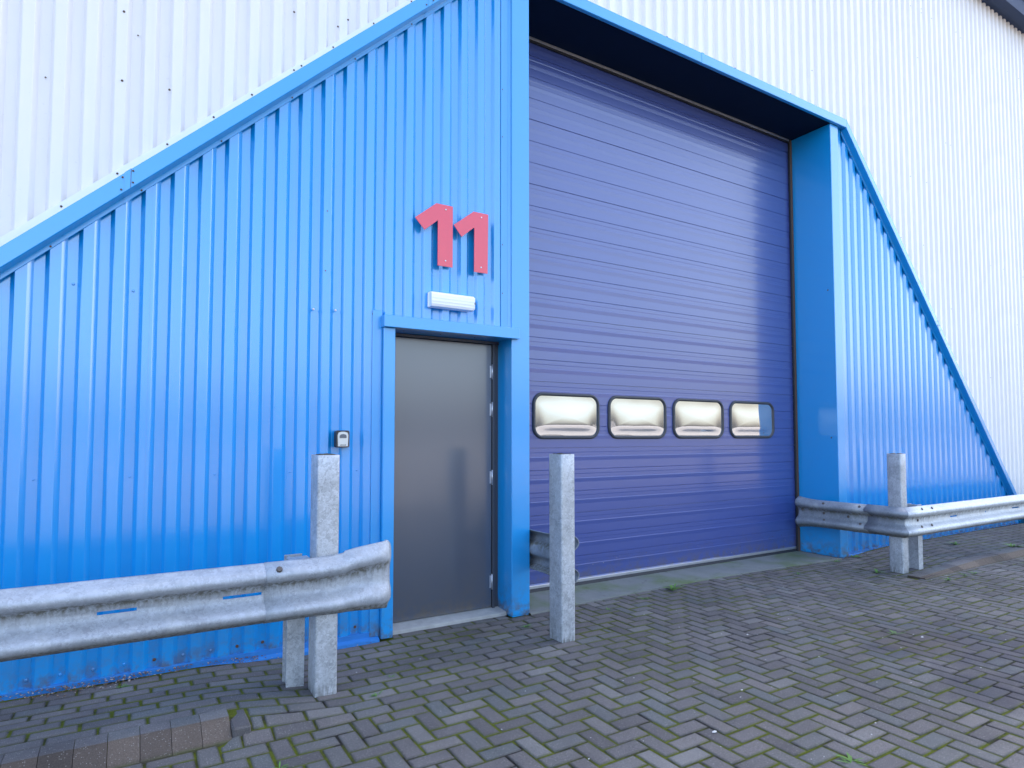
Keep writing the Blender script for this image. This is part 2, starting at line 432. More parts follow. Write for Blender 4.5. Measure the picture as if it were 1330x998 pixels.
# trims round the small door
mb = MB()
mb.prism([(2.5565, .046), (2.5565, .034), (2.62, .034), (2.6385, .015), (2.6385, .05)], 'z', 2.292, 5.20)
for z in (2.6, 3.0, 3.9, 4.3): mb.head((2.57, .0335, z), (0, -1, 0), .005, 1)
sub(mb, 'corner_trim', [M['blue_flat'], M['rust']], bld)
mb = MB()
mb.box(1.484, 1.556, .029, .05, .03, 2.35, 0, .002); mb.box(1.557, 1.645, -.006, .26, .012, 2.225, 0, .004)
for z in (2.05, 1.6, 1.2, .7): mb.head((1.525, .0335, z), (0, -1, 0), .006, 2)
mb.head((1.49, .035, 2.32), (0, -1, 0), .009, 1)
sub(mb, 'door_jamb', [M['blue_flat'], M['rust'], M['screw']], bld)
mb = MB(); mb.box(1.548, 2.692, -.040, .0385, 2.226, 2.312, 0, .003); mb.box(1.56, 2.637, .039, .26, 2.230, 2.29)
for i in range(4): mb.head((1.75 + i * .3, .10, 2.2295), (0, 0, -1), .006, 1)
sub(mb, 'lintel', [M['blue_flat'], M['rust']], bld)
mb = MB()     # base flashing with its splayed toe
for a, b in ((XL0, 1.548),):
    mb.prism([(.034, .062), (.034, .03), (.0, .016), (-.003, -.01), (.04, -.01), (.075, .0), (.075, .062)], 'x', a, b)
sub(mb, 'base_flashing', M['blue_dull'], bld)
mb = MB()
mb.prism([(.036, .05), (.036, .026), (.012, .012), (.012, -.01), (.075, -.01), (.075, .05)], 'x', CX1 + .001, XR1)
sub(mb, 'base_flashing', M['blue_dull'], bld)

# steel personnel door
dr = MB(); dr.box(1.646, 2.574, .215, .26, .045, 2.200, 0, .003)
door = sub(dr, 'personnel_door', M['door_grey'], bld)
f = MB(); f.box(1.646, 2.639, .205, .27, 2.204, 2.2285, 0, .003); f.box(2.578, 2.600, .20, .27, .03, 2.2035, 0, .003); f.box(2.602, 2.639, .222, .27, .03, 2.2035)
f.box(1.646, 2.60, .262, .30, .03, 2.20)
sub(f, 'door_frame', M['frame_grey'], bld)
for z in (1.975, 1.66, 1.10, .25):
    h = MB(); h.prism([(2.5765 + .0065 * math.cos(a), .207 + .0065 * math.sin(a)) for a in [k * math.pi / 4 for k in range(8)]], 'z', z - .062, z + .062, 0, True)
    h.box(2.556, 2.573, .2125, .2145, z - .05, z + .05)
    sub(h, 'hinge', M['alu'], door)
s_ = MB(); s_.prism([(.08, .0), (.082, .022), (.09, .027), (.26, .044), (.30, .044), (.30, .0)], 'x', 1.646, 2.639)
sub(s_, 'threshold', M['sill'], bld)

# sectional roller door --------------------------------------------------
DX0, DX1, DY = 2.83, 7.135, .55
JO = [.082 + .623 * k for k in range(9)]
mb = MB()
def rib_profile():
    """(z, y) down the door: joints, and in each section three bands of ribbing"""
    out = [(5.235, 0)]
    for j in reversed(JO):
        out += []
    zs = []
    tops = [5.235] + [j for j in reversed(JO)]
    for t, b in zip(tops, tops[1:]):
        L = t - b
        for q in range(3):
            zt = t - q * .2077
            if zt - .05 < b: break
            if q == 0: zs += [(zt - .003, .007), (zt - .0045, 0.)]
            else: zs += [(zt + .003, .0), (zt, .005), (zt - .003, .0)]
            zs += [(zt - .040, .0), (zt - .046, .0012), (zt - .081, .0012), (zt - .084, -.0025), (zt - .088, -.003), (zt - .125, .0)]
        zs += [(b + .004, 0.), (b + .0025, .007)]
    zs = [z for z in zs if z[0] > .075]
    zs.append((.07, 0.))
    zs.sort(key=lambda q: -q[0]); return zs
prof = rib_profile()
xs = [DX0, DX1]
A = [mb.vert((DX0, DY + y, z)) for z, y in prof]; B = [mb.vert((DX1, DY + y, z)) for z, y in prof]
for i in range(len(prof) - 1): mb.face((A[i], B[i], B[i+1], A[i+1]))
mb.poly([(DX0, DY + .05, .07), (DX1, DY + .05, .07), (DX1, DY + .05, 5.235), (DX0, DY + .05, 5.235)], 0)
roller = sub(mb, 'roller_door', M['purple'], bld, fix=False)
mb = MB(); mb.box(DX0, DX1, DY - .004, DY + .04, .040, .069, 0, .003)
sub(mb, 'bottom_rail', M['alu'], roller)
mb = MB(); mb.prism([(DY + .0, .039), (DY - .012, .03), (DY - .016, .012), (DY - .004, .005), (DY + .03, .005), (DY + .04, .039)], 'x', DX0, DX1)
sub(mb, 'bottom_seal', M['rubber'], roller)
for a, b in ((PX1 + .001, 2.845), (7.120, CX0 - .001)):
    mb = MB(); mb.box(a, b, DY - .035, DY - .008, .008, 5.228, 0, .003); mb.box(a + .006, b - .006, DY - .0365, DY - .030, .01, 5.22, 1)
    sub(mb, 'guide_rail', [M['rubber'], M['rust']], bld)
mb = MB(); mb.box(2.846, 7.119, DY - .03, DY - .008, 5.205, 5.2285, 0, .002); mb.box(2.846, 7.119, DY - .026, DY - .006, 5.185, 5.204, 1)
sub(mb, 'head_seal', [M['alu'], M['rubber']], bld)

def rrect(w, h, r, n=7):
    pts = []
    for cx, cz, a0 in ((w/2 - r, h/2 - r, 0), (-w/2 + r, h/2 - r, 90), (-w/2 + r, -h/2 + r, 180), (w/2 - r, -h/2 + r, 270)):
        for k in range(n + 1):
            a = R(a0 + 90 * k / n); pts.append((cx + r * math.cos(a), cz + r * math.sin(a)))
    return pts
wins = ((3.197, 3.995), (4.104, 4.914), (5.010, 5.822), (5.925, 6.733))
WZ0, WZ1 = 1.411, 1.852
for wi, (a, b) in enumerate(wins):
    w, h = b - a, WZ1 - WZ0; cx, cz = (a + b) / 2, (WZ0 + WZ1) / 2
    wn = empty('window', (cx, DY - .01, cz)); wn.parent = bld; wn.location = Vector((cx, DY - .01, cz)) - Vector(bld.location)
    mb = MB(); rings = []
    for off, y in ((0, DY - .002), (.003, DY - .014), (.010, DY - .021), (.022, DY - .021), (.030, DY - .015), (.036, DY + .010)):
        rings.append([mb.vert((cx + x, y, cz + z)) for x, z in rrect(w - 2 * off, h - 2 * off, max(.02, .115 - off))])
    n = len(rings[0])
    for r1, r2 in zip(rings, rings[1:]):
        for k in range(n): mb.face((r1[k], r1[(k+1) % n], r2[(k+1) % n], r2[k]), 0, True)
    def loc(mb, nm, mt): 
        o = mb.build(nm, mt, None, False); o.parent = wn; o.location = -Vector((cx, DY - .01, cz)); return o
    loc(mb, 'window_frame', M['window_rubber'])
    mb = MB(); W2, H2 = w - .066, h - .066; base = rrect(W2, H2, .075, 10); idx = []
    rr = random.Random(wi + 5); ph = rr.uniform(-.2, .2)
    def dome(u, v):       # u,v in -1..1; blown acrylic: full in the middle, flat lip, belly low down
        fu = max(0., 1 - u ** 8) ** 1.3
        g = 0.
        if v > -.45: g = .5 * (1 + math.cos(math.pi * min(1, (v + .45) / 1.37)))
        else: g = .5 * (1 + math.cos(math.pi * min(1, (-.45 - v) / .47)))
        return fu * g
    K = 14
    for q in range(K, 0, -1):
        t = q / K
        ring = []
        for x, z in base:
            u, v = x / (W2 / 2) * t, z / (H2 / 2) * t
            ring.append(mb.vert((cx + x * t, DY - .006 - .0065 * dome(u, v), cz + z * t)))
        idx.append(ring)
    n = len(base)
    for r1, r2 in zip(idx, idx[1:]):
        for k in range(n): mb.face((r1[k], r1[(k+1) % n], r2[(k+1) % n], r2[k]), 0, True)
    c = mb.vert((cx, DY - .006 - .0065 * dome(0, 0), cz))
    for k in range(n): mb.face((idx[-1][k], idx[-1][(k+1) % n], c), 0, True)
    loc(mb, 'pane', M['pane'])

# ------------------------------------------------------------------ sign, lamp, key safe
def digit(outline, y, name, label, holes):
    mb = MB(); i0 = [mb.vert((x, y, z)) for x, z in outline]; i1 = [mb.vert((x, y + .005, z)) for x, z in outline]; n = len(outline)
    mb.face(i0); mb.face(i1[::-1])
    for k in range(n): mb.face((i0[k], i1[k], i1[(k+1) % n], i0[(k+1) % n]))
    cx = sum(p[0] for p in outline) / n; cz = min(p[1] for p in outline)
    root = empty(name, (cx, y, cz)); tag(root, label, 'house number', 'numerals above the small door')
    sub(mb, 'numeral_plate', M['red'], root)
    for x, z in holes:
        s = MB(); s.head((x, y - .0005, z), (0, -1, 0), .0065, 0); s.prism([(x + .004 * math.cos(a), z + .004 * math.sin(a)) for a in [k * math.pi / 3 for k in range(6)]], 'y', y + .0052, .0395)
        sub(s, 'screw', M['screw'], root)
digit([(1.966, 3.215), (2.105, 3.215), (2.104, 2.738), (1.979, 2.738), (1.979, 3.086), (1.870, 2.994), (1.793, 3.075)], .001,
      'door_numeral', 'red figure 1 above the small door, the one farther from the pillar', [(2.045, 3.180), (2.044, 2.782)])
digit([(2.287, 3.211), (2.419, 3.211), (2.414, 2.732), (2.293, 2.732), (2.294, 3.086), (2.182, 2.993), (2.114, 3.075)], .0015,
      'door_numeral', 'red figure 1 above the small door, the one closer to the blue pillar', [(2.357, 3.176), (2.355, 2.775)])

lr = empty('bulkhead_light', (2.098, .04, 2.412)); tag(lr, 'long white bulkhead light over the small door', 'light')
mb = MB(); mb.box(1.911, 2.286, .012, .0395, 2.413, 2.530, 0, .006); sub(mb, 'base_tray', M['lamp_white'], lr)
mb = MB(); n = 14; pr = []
for k in range(n + 1):
    a = math.pi * k / n; z = 2.4715 + .0575 * math.cos(a); pr.append((.0115 - .046 * math.sin(a) ** .3 + (.0018 if k % 2 else 0), z))
mb.prism([(y, z) for y, z in pr], 'x', 1.916, 2.279, 0, False)
sub(mb, 'diffuser', M['lamp_white'], lr)
mb = MB()
mb.box(2.2795, 2.2865, -.030, .0115, 2.424, 2.517, 0, .003); mb.box(2.2795, 2.290, -.036, -.02, 2.462, 2.480, 1, .002); sub(mb, 'end_clip', [M['lamp_white'], M['shutter']], lr)

ks = empty('key_safe', (1.266, .04, 1.363)); tag(ks, 'small black and silver key safe on the blue wall', 'key safe')
mb = MB(); pts = rrect(.093, .117, .014, 4); mb.prism([(1.2665 + x, 1.4215 + z) for x, z in pts], 'y', -.012, .0395); sub(mb, 'casing', M['black'], ks)
mb = MB(); pts = [(-.034, -.050), (.034, -.050), (.037, .028), (.030, .044), (.012, .050), (-.012, .050), (-.030, .044), (-.037, .028)]
mb.prism([(1.2670 + x, 1.4215 + z) for x, z in pts], 'y', -.0165, -.0125); sub(mb, 'face_plate', M['silver'], ks)
mb = MB(); pts = [(-.024, .006), (.024, .006), (.024, .022), (.016, .031), (0, .034), (-.016, .031), (-.024, .022)]
mb.prism([(1.2670 + x, 1.4215 + z) for x, z in pts], 'y', -.0185, -.0168); sub(mb, 'shutter', M['shutter'], ks)
mb = MB(); x = -.021
for wd in (.004, .003, .005, .003, .004, .003, .004, .005):
    mb.box(1.267 + x, 1.267 + x + wd, -.0172, -.0168, 1.3765, 1.3825 + (.0015 if wd == .005 else 0)); x += wd + .0015
sub(mb, 'maker_mark', M['black'], ks)

# ------------------------------------------------------------------ ground
def sstep(t): t = max(0., min(1., t)); return t * t * (3 - 2 * t)
KX = .46                                   # right-hand end of the left kerb
KR = 6.86                                  # start of the right kerb
def hgt(x, y):
    h = 0.
    if x < 2.2 and y > -1.12:
        lx = 1 - sstep((x - KX + .10) / .75)
        ly = sstep((y + 1.12) / .25) if x > KX else 1.
        wall = .035 + .037 * sstep((-y - .1) / .6)
        h = wall * lx * ly
        if x <= KX and y < -.92: h = 0.
    if x > 6.7 and y > -1.0:
        h = max(h, .055 * sstep((x - 6.9) / 1.6) * sstep((y + .95) / .05 if x > KR else 0.) )
    return h + .006 * math.sin(x * 1.3 + .5) * math.sin(y * 1.1)
prnd = random.Random(77)
def paver(mb, x0, x1, y0, y1, z=None, tilt=.0016, b=.006, mi=0, tint=None):
    g = .0045
    x0 += g; x1 -= g; y0 += g; y1 -= g
    j = .0013; x0 += prnd.uniform(-j, j); x1 += prnd.uniform(-j, j); y0 += prnd.uniform(-j, j); y1 += prnd.uniform(-j, j)
    dz = prnd.uniform(-tilt, tilt); tx = prnd.uniform(-tilt, tilt); ty = prnd.uniform(-tilt, tilt)
    t = prnd.random() if tint is None else tint
    def Z(x, y, lo=0): return (hgt(x, y) if z is None else z) + dz + tx * (x - x0) / (x1 - x0) + ty * (y - y0) / (y1 - y0) - lo
    m = .014
    I = [mb.vert((x, y, Z(x, y)), 0.) for x, y in ((x0+m, y0+m), (x1-m, y0+m), (x1-m, y1-m), (x0+m, y1-m))]
    T = [mb.vert((x, y, Z(x, y, .0008)), .45) for x, y in ((x0+b, y0+b), (x1-b, y0+b), (x1-b, y1-b), (x0+b, y1-b))]
    C = [mb.vert((x, y, Z(x, y, .0055)), 1.) for x, y in ((x0, y0), (x1, y0), (x1, y1), (x0, y1))]
    L = [mb.vert((x, y, Z(x, y, .04)), 1.) for x, y in ((x0, y0), (x1, y0), (x1, y1), (x0, y1))]
    mb.face(I, mi, True, t)
    for a, b_ in ((I, T), (T, C), (C, L)):
        for k in range(4): mb.face((a[k], b_[k], b_[(k+1) % 4], a[(k+1) % 4]), mi, a is not C, t)
pav = MB()
U = .1
def in_herring(x, y):
    if y > -1.0:
        if x < 3.1 or x > 6.8: return False
        return y < APR(x) + .05
    if .5 <= x < 1.6 and y > -1.1: return False
    return True
def APR(x): return -.02 + .10 * math.sin(max(0, min(1, (x - 2.8) / 4.2)) * math.pi) ** .7
X0, X1, Y0 = -4.0, 17.0, -6.6
for i in range(int(X0 / U), int(X1 / U)):
    for j in range(int(Y0 / U), 2):
        c = (i - j) % 4
        if c == 0: w, h, jj = 2, 1, j
        elif c == 2: w, h, jj = 1, 2, j - 1
        else: continue
        xa, ya = i * U, jj * U; xb, yb = xa + w * U, ya + h * U
        mx, my = (xa + xb) / 2, (ya + yb) / 2
        cells = [(xa, ya), (xa + U, ya)] if w == 2 else [(xa, ya), (xa, ya + U)]
        ok = [in_herring(p + .05, q + .05) for p, q in cells]
        if all(ok): paver(pav, xa, xb, ya, yb)
        else:       # cut pieces at the borders
            for (p, q), k in zip(cells, ok):
                if k: paver(pav, p, p + U, q, q + U)
# stretcher courses by the wall
def course(y0, xa, xb, off, z=None):
    x = xa + off
    if off > .02: paver(pav, xa, x, y0, y0 + U, z)
    while x < xb - .02:
        w = min(.2, xb - x); paver(pav, x, x + w, y0, y0 + U, z); x += w
for r in range(11):
    y0 = -.1 - r * U + .0
    if y0 < -1.15: break
    right = 3.1 if y0 > -1.05 else 1.6
    left = X0 if y0 > -.85 else (.55 if y0 > -1.05 else .5)
    course(y0, left, right, .2 * ((r * 37) % 100) / 100)
course(.0, 1.65, 2.63, .07)
for x in range(13): pass
for r in range(10):
    y0 = -.1 - r * U
    if y0 > -.95: course(y0, 6.8 if y0 < -.01 else 7.35, 17, .2 * ((r * 53) % 100) / 100)
# joint bed
xs = [X0 + i * .1 for i in range(int((X1 - X0) / .1) + 1)]; ys = [Y0 + .0 + i * .05 for i in range(int((.14 - Y0) / .05) + 1)]
gi = [[pav.vert((x, y, hgt(x, y) - .0055)) for x in xs] for y in ys]
for a in range(len(ys) - 1):
    for b in range(len(xs) - 1): pav.face((gi[a][b], gi[a][b+1], gi[a+1][b+1], gi[a+1][b]), 1, True)
o = pav.build('paving', [M['paver'], M['joint']], None, False); tag(o, 'grey herringbone block paving with moss in its joints', 'paving', None, 'structure')

# kerbs: splayed units
def kerb(name, xa, xb, yf, yb, top, drop, label, unit=.125, rise=None, splay=.13):
    mb = MB(); x = xa; kr = random.Random(5)
    while x < xb - .01:
        x2 = x + unit; g = .0012; t = kr.random(); jz = kr.uniform(-.002, .002)
        def T(xx): return top * (1 if not rise else min(1., .22 + .78 * (xx - xa) / rise)) + jz
        A, B = [], []
        for L, xx in ((A, x + g), (B, x2 - g)):
            tp = T(xx)
            for (y, z, e) in ((yf - splay, -.03, .8), (yf - splay, .004, .7), (yf - splay + .012, min(.018, tp), .0), (yf - .022, max(tp - .010, .010), 0.), (yf - .008, tp - .001, .25), (yf, tp, 0.1), (yb - .004, tp, .1), (yb, tp - .003, 1.), (yb, -.03, 1.)):
                L.append(mb.vert((xx, y + drop * (xx - xa), z), e))
        n = len(A)
        for k in range(n - 1): mb.face((A[k], A[k+1], B[k+1], B[k]), 1 if k >= 4 else 0, False, t)
        mb.face(A[::-1], 0, False, t); mb.face(B, 0, False, t)
        x = x2
    o = mb.build(name, [M['kerb'], M['paver']]); tag(o, label, 'kerb', None, 'structure'); return o
kerb('kerb', KX - .125 * 30, KX, -.895, -.80, .076, 0, 'low splayed brown kerb in front of the left rail')
# dark end block closing the kerb
mb = MB(); prnd2 = prnd
mb.box(KX + .002, KX + .085, -1.02, -.80, -.03, .055, 0, .008); o = mb.build('kerb_end', M['paver']); tag(o, None, None, None, 'structure')
kerb('kerb', 6.86, 6.86 + .125 * 80, -.99, -.885, .062, 0, 'low brown kerb curving up beyond the right barrier', unit=.2, rise=1.3, splay=.07)

mb = MB()    # concrete apron under the roller door
n = 24; top = []
xs = [PX1 - .10 + (CX0 + .16 - PX1) * i / n for i in range(n + 1)]
xs = [2.81 + (7.16 - 2.81) * i / n for i in range(n + 1)]
for i in range(n):
    a, b = xs[i], xs[i+1]
    q = [(a, APR(a), .011), (b, APR(b), .011), (b, .62, .014), (a, .62, .014)]
    mb.poly(q, 0, True); mb.poly([(a, APR(a), -.05), (b, APR(b), -.05), (b, APR(b), .011), (a, APR(a), .011)])
o = mb.build('concrete_apron', M['concrete']); tag(o, 'mossy concrete strip under the roller door', 'apron', None, 'structure')

mb = MB(); mb.poly([(-400, -400, -.055), (400, -400, -.055), (400, 400, -.055), (-400, 400, -.055)])
o = mb.build('ground', M['ground']); tag(o, 'dark tarmac yard', 'ground', None, 'structure')
# yard surface between block paving and horizon, level with the blocks
mb = MB()
for a in ((-400, 400, -400, Y0), (-400, X0, Y0, 60), (X1, 400, Y0, 60)): mb.poly([(a[0], a[2], -.006), (a[1], a[2], -.006), (a[1], a[3], -.006), (a[0], a[3], -.006)])
o = mb.build('road', M['ground']); tag(o, 'worn tarmac around the block paving', 'road', None, 'structure')

# ------------------------------------------------------------------ guard rails
WP = [(.156, -.000), (.150, .010), (.142, .026), (.130, .052), (.120, .068), (.108, .079), (.095, .083), (.082, .080), (.070, .068), (.058, .046), (.048, .026), (.036, .010), (.022, .003), (.008, .002)]
WP = WP + [(-z, d) for z, d in reversed(WP)]
def wbeam(mb, st, mi=0, holes=(), xr=None, cap=None):
    """W profile swept through stations (x, y, nx, ny, zc, zscale, dscale); holes = station intervals left open in the valley"""
    rows = []
    for q, (x, y, nx, ny, zc, zs, ds) in enumerate(st):
        row = []
        for p, (z, d) in enumerate(WP):
            ax, ay = 0., 0.
            dirt = 0.
            if .020 < z < .068: dirt = 1.2 - abs(z - .046) * 28
            elif 0 <= z <= .02: dirt = .25
            elif -.1 < z < 0: dirt = .12
            if z < -.125: dirt = .8
            if cap and q == len(st) - 1: ax, ay = cap(z * zs)
            row.append(mb.vert((x + nx * d * ds + ax, y + ny * d * ds + ay, zc + z * zs), 0., max(0., dirt)))
        rows.append(row)
    for q in range(len(rows) - 1):
        for p in range(len(WP) - 1):
            if q in holes and p == 13: continue
            mb.face((rows[q][p], rows[q+1][p], rows[q+1][p+1], rows[q][p+1]), mi, True)
def thick(o, t=.004):
    m = o.modifiers.new('thickness', 'SOLIDIFY'); m.thickness = t; m.offset = 0; return o
def post_box(x0, x1, y0, y1, z0, z1):
    """square hollow post, rounded corners, open dirty top"""
    mb = MB(); w, d = x1 - x0, y1 - y0; cx, cy = (x0+x1)/2, (y0+y1)/2
    o_ = rrect(w, d, .014, 4); i_ = rrect(w - .012, d - .012, .009, 4); n = len(o_)
    lv = [z0, z0 + .03, z0 + .07, z0 + .25, (z0+z1)/2, z1 - .15, z1 - .002]
    rows = [[mb.vert((cx + x, cy + y, z), 0., max(0., .9 - (z - z0) * 9) ) for x, y in o_] for z in lv]
    rows.append([mb.vert((cx + x * .985, cy + y * .985, z1), 0., .3) for x, y in o_])
    rows.append([mb.vert((cx + x, cy + y, z1), 0, .5) for x, y in i_]); rows.append([mb.vert((cx + x, cy + y, z1 - .02), 0, 1.) for x, y in i_])
    for a, b in zip(rows, rows[1:]):
        for k in range(n): mb.face((a[k], a[(k+1) % n], b[(k+1) % n], b[k]), 0, len(mb.f) < n * 6)
    fm = MB(); fr = random.Random(int(x0 * 100))
    rg = [[fm.vert((cx + x * s, cy + y * s, z1 - .004 + h + fr.uniform(-.004, .006))) for x, y in i_] for s, h in ((1, -.006), (.7, .003), (.35, .006))]
    for a, b in zip(rg, rg[1:]):
        for k in range(n): fm.face((a[k], a[(k+1) % n], b[(k+1) % n], b[k]), 0, True)
    fm.face(rg[-1])
    return mb, fm
def hpost(x0, x1, y0, y1, z0, z1, t=.007):
    mb = MB(); xm = x0 + .012
    mb.box(x0, x1, y0, y0 + t, z0, z1, 0, .001); mb.box(x0, x1, y1 - t, y1, z0, z1, 0, .001); mb.box(xm, xm + t, y0 + t, y1 - t, z0, z1)
    return mb
def bolt(mb, p, n, r=.014): mb.head(p, n, r, 0, .6)

# left barrier --------------------------------------------------------------
ZC = .612
gl = empty('guard_rail', (.98, -.65, .03)); tag(gl, 'long galvanised crash barrier rail with a flared end beside the small door', 'guard rail', 'crash barriers along the building')
mb = MB(); st = []; holes = []
for x in (-4.2, -3, -2.2, -1.3, -.6, -.36, -.10, .061, .25, .439, .627, .66): st.append((x, -.748, 0, -1, ZC, 1, 1))
holes = [6, 9]
wbeam(mb, st, 0, holes)
thick(sub(mb, 'rail_beam', M['galv'], gl, False))
mb = MB(); st = []
for x, zs, ds, dy, dz in ((.637, 1.012, 1.03, 0, 0), (.80, 1.012, 1.03, 0, 0), (.92, 1.012, 1.03, 0, 0), (1.00, 1.03, 1.0, 0, 0), (1.06, 1.06, .95, .0, .004), (1.072, 1.09, .93, .0, .010), (1.13, 1.13, .84, -.004, .016), (1.19, 1.17, .74, -.010, .020), (1.25, 1.205, .60, -.014, .023), (1.29, 1.23, .46, -.014, .025), (1.315, 1.245, .34, -.010, .026), (1.325, 1.25, .28, -.004, .026)):
    st.append((x, -.7495 + dy, 0, -1, ZC + dz, zs, ds))
def endcap(z):
    a = abs(z); r = .07 if z < 0 else .03; H = .195
    e = max(0, a - (H - r)) / r
    return (.012 - r * (1 - math.sqrt(max(0, 1 - min(1, e) ** 2))), .012)
wbeam(mb, st, 0, cap=endcap)
thick(sub(mb, 'rail_end', M['galv'], gl, False), .0045)
pm, fm = post_box(.915, 1.040, -.735, -.575, .0, 1.335)
p = sub(pm, 'post', M['galv_post'], gl, False); sub(fm, 'cap_fill', M['moss_fill'], p, False)
mb = hpost(.800, .900, -.555, -.455, .0, .748); sub(mb, 'rail_support', M['galv_post'], gl)
mb = MB(); mb.box(.79, .905, -.742, -.557, .70, .752, 0, .003); mb.box(.815, .885, -.742, -.557, .50, .70, 0, .003); sub(mb, 'spacer', M['galv_post'], gl)
mb = MB(); bolt(mb, (.700, -.7495 - .074, .742), (0, -1, .35), .017); sub(mb, 'bolt', M['bolt'], gl)
mb = MB(); bolt(mb, (-1.3, -.755, ZC), (0, -1, 0), .016); sub(mb, 'bolt', M['bolt'], gl)

# middle barrier ------------------------------------------------------------
gm = empty('guard_rail', (2.68, -.62, 0)); tag(gm, 'tall galvanised post with a short rail stub, in front of the violet door', 'guard rail', 'crash barriers along the building')
pm, fm = post_box(2.618, 2.738, -.705, -.545, .0, 1.312)
p = sub(pm, 'post', M['galv_post'], gm, False); sub(fm, 'cap_fill', M['moss_fill'], p, False)
mb = MB(); st = []
for y, zs, ds in ((-.545, 1.26, .95), (-.53, 1.25, .96), (-.47, 1.18, .98), (-.38, 1.09, 1), (-.30, 1.03, 1), (-.2, 1, 1), (.1, 1, 1), (.25, 1, 1)): st.append((2.815, y, 1, 0, .525, zs, ds))
wbeam(mb, st); thick(sub(mb, 'rail_beam', M['galv_shaded'], gm, False), .005)
mb = MB(); mb.box(2.739, 2.812, -.585, -.548, .49, .56, 0, .004); sub(mb, 'spacer', M['galv_shaded'], gm)

# right barrier -------------------------------------------------------------
gr = empty('guard_rail', (7.0, -.72, 0)); tag(gr, 'galvanised crash barrier that turns a corner at the right of the violet door', 'guard rail', 'crash barriers along the building')
ZR = .536; LX, LY = 6.935, -.835      # valley lines of the two legs
pm, fm = post_box(6.962, 7.075, -.800, -.655, .0, 1.252)
p = sub(pm, 'post', M['galv_post'], gr, False); sub(fm, 'cap_fill', M['moss_fill'], p, False)
mb = MB(); st = []
for y, zs, ds in ((.375, 1.18, .9), (.35, 1.16, .93), (.30, 1.10, .98), (.22, 1.04, 1), (.12, 1, 1), (-.2, 1, 1), (-.49, 1, 1)): st.append((LX + .002, y, -1, 0, ZR - .004, zs, ds))
wbeam(mb, st); thick(sub(mb, 'rail_end', M['galv_shaded'], gr, False))
mb = MB(); st = []
for y in (-.455, -.60, -.72, LY): st.append((LX - (.0 if y != LY else 0), y, -1, -1 if y == LY else 0, ZR, 1, 1))
wbeam(mb, st); thick(sub(mb, 'corner_beam', M['galv_shaded'], gr, False))
mb = MB(); st = []; xs = (LX, 7.1, 7.25, 7.45, 7.905, 8.067, 8.765, 8.795, 9.503, 9.708, 11, 12.6, 14.4)
for x in xs: st.append((x, LY, -1 if x == LX else 0, -1, ZR, 1, 1))
wbeam(mb, st, 0, (4, 6, 8)); thick(sub(mb, 'rail_beam', M['galv_lit'], gr, False))
mb = hpost(7.275, 7.365, -.800, -.690, .0, .700); sub(mb, 'rail_support', M['galv_post'], gr)
for a, b in ((7.29, 7.35), (6.975, 7.06)):
    mb = MB(); mb.box(a, b, -.832, -.801, .46, .60, 0, .003); sub(mb, 'spacer', M['galv_post'], gr)
for bx in (10.7, 12.8):
    mb = hpost(bx, bx + .09, -.80, -.69, .0, .70); sub(mb, 'rail_support', M['galv_post'], gr)
for p_, n_ in (((7.172, LY - .060, .670), (0, -1, .6)), ((7.382, LY - .060, .668), (0, -1, .6)), ((7.19, LY - .006, .547), (0, -1, 0)), ((7.175, LY - .052, .484), (0, -1, .4)), ((7.386, LY - .052, .486), (0, -1, .4)),
               ((LX - .060, .02, .662), (-1, 0, .6)), ((LX - .060, -.40, .665), (-1, 0, .6)), ((LX - .006, .05, .545), (-1, 0, 0)), ((LX - .052, .02, .470), (-1, 0, .4)), ((LX - .052, -.40, .475), (-1, 0, .4)), ((LX - .006, .32, .56), (-1, 0, 0)), ((LX - .006, -.24, .535), (-1, 0, 0))):
    mb = MB(); bolt(mb, p_, n_, .015); sub(mb, 'bolt', M['bolt'], gr)

# ------------------------------------------------------------------ weeds and litter
def weed(x, y, size, label, seed, n=14, flat=.55):
    r = random.Random(seed); mb = MB(); z = hgt(x, y) - .003 if y < -.02 else .004
    for k in range(n):
        a = r.uniform(0, 2 * math.pi); L = size * r.uniform(.45, 1.); w = L * r.uniform(.12, .24); up = r.uniform(.25, 1.) * flat
        ox, oy = x + r.uniform(-.3, .3) * size, y + r.uniform(-.2, .2) * size
        pts = []
        for t, ww in ((0, .25), (.35, 1.), (.7, .85), (1., .05)):
            cx_, cy_ = ox + math.cos(a) * L * t, oy + math.sin(a) * L * t; cz_ = z + L * up * (t - .55 * t * t) * 1.6
            pts.append(((cx_ - math.sin(a) * w * ww / 2, cy_ + math.cos(a) * w * ww / 2, cz_), (cx_ + math.sin(a) * w * ww / 2, cy_ - math.cos(a) * w * ww / 2, cz_)))
        for (a1, a2), (b1, b2) in zip(pts, pts[1:]): mb.poly([a1, a2, b2, b1], 0, True)
    o = mb.build('weed', M['leaf'], None, False)
    o.location = (x, y, z); 
    for v in o.data.vertices: v.co -= Vector((x, y, z))
    tag(o, label, 'weed', 'small weeds growing in the paving joints')
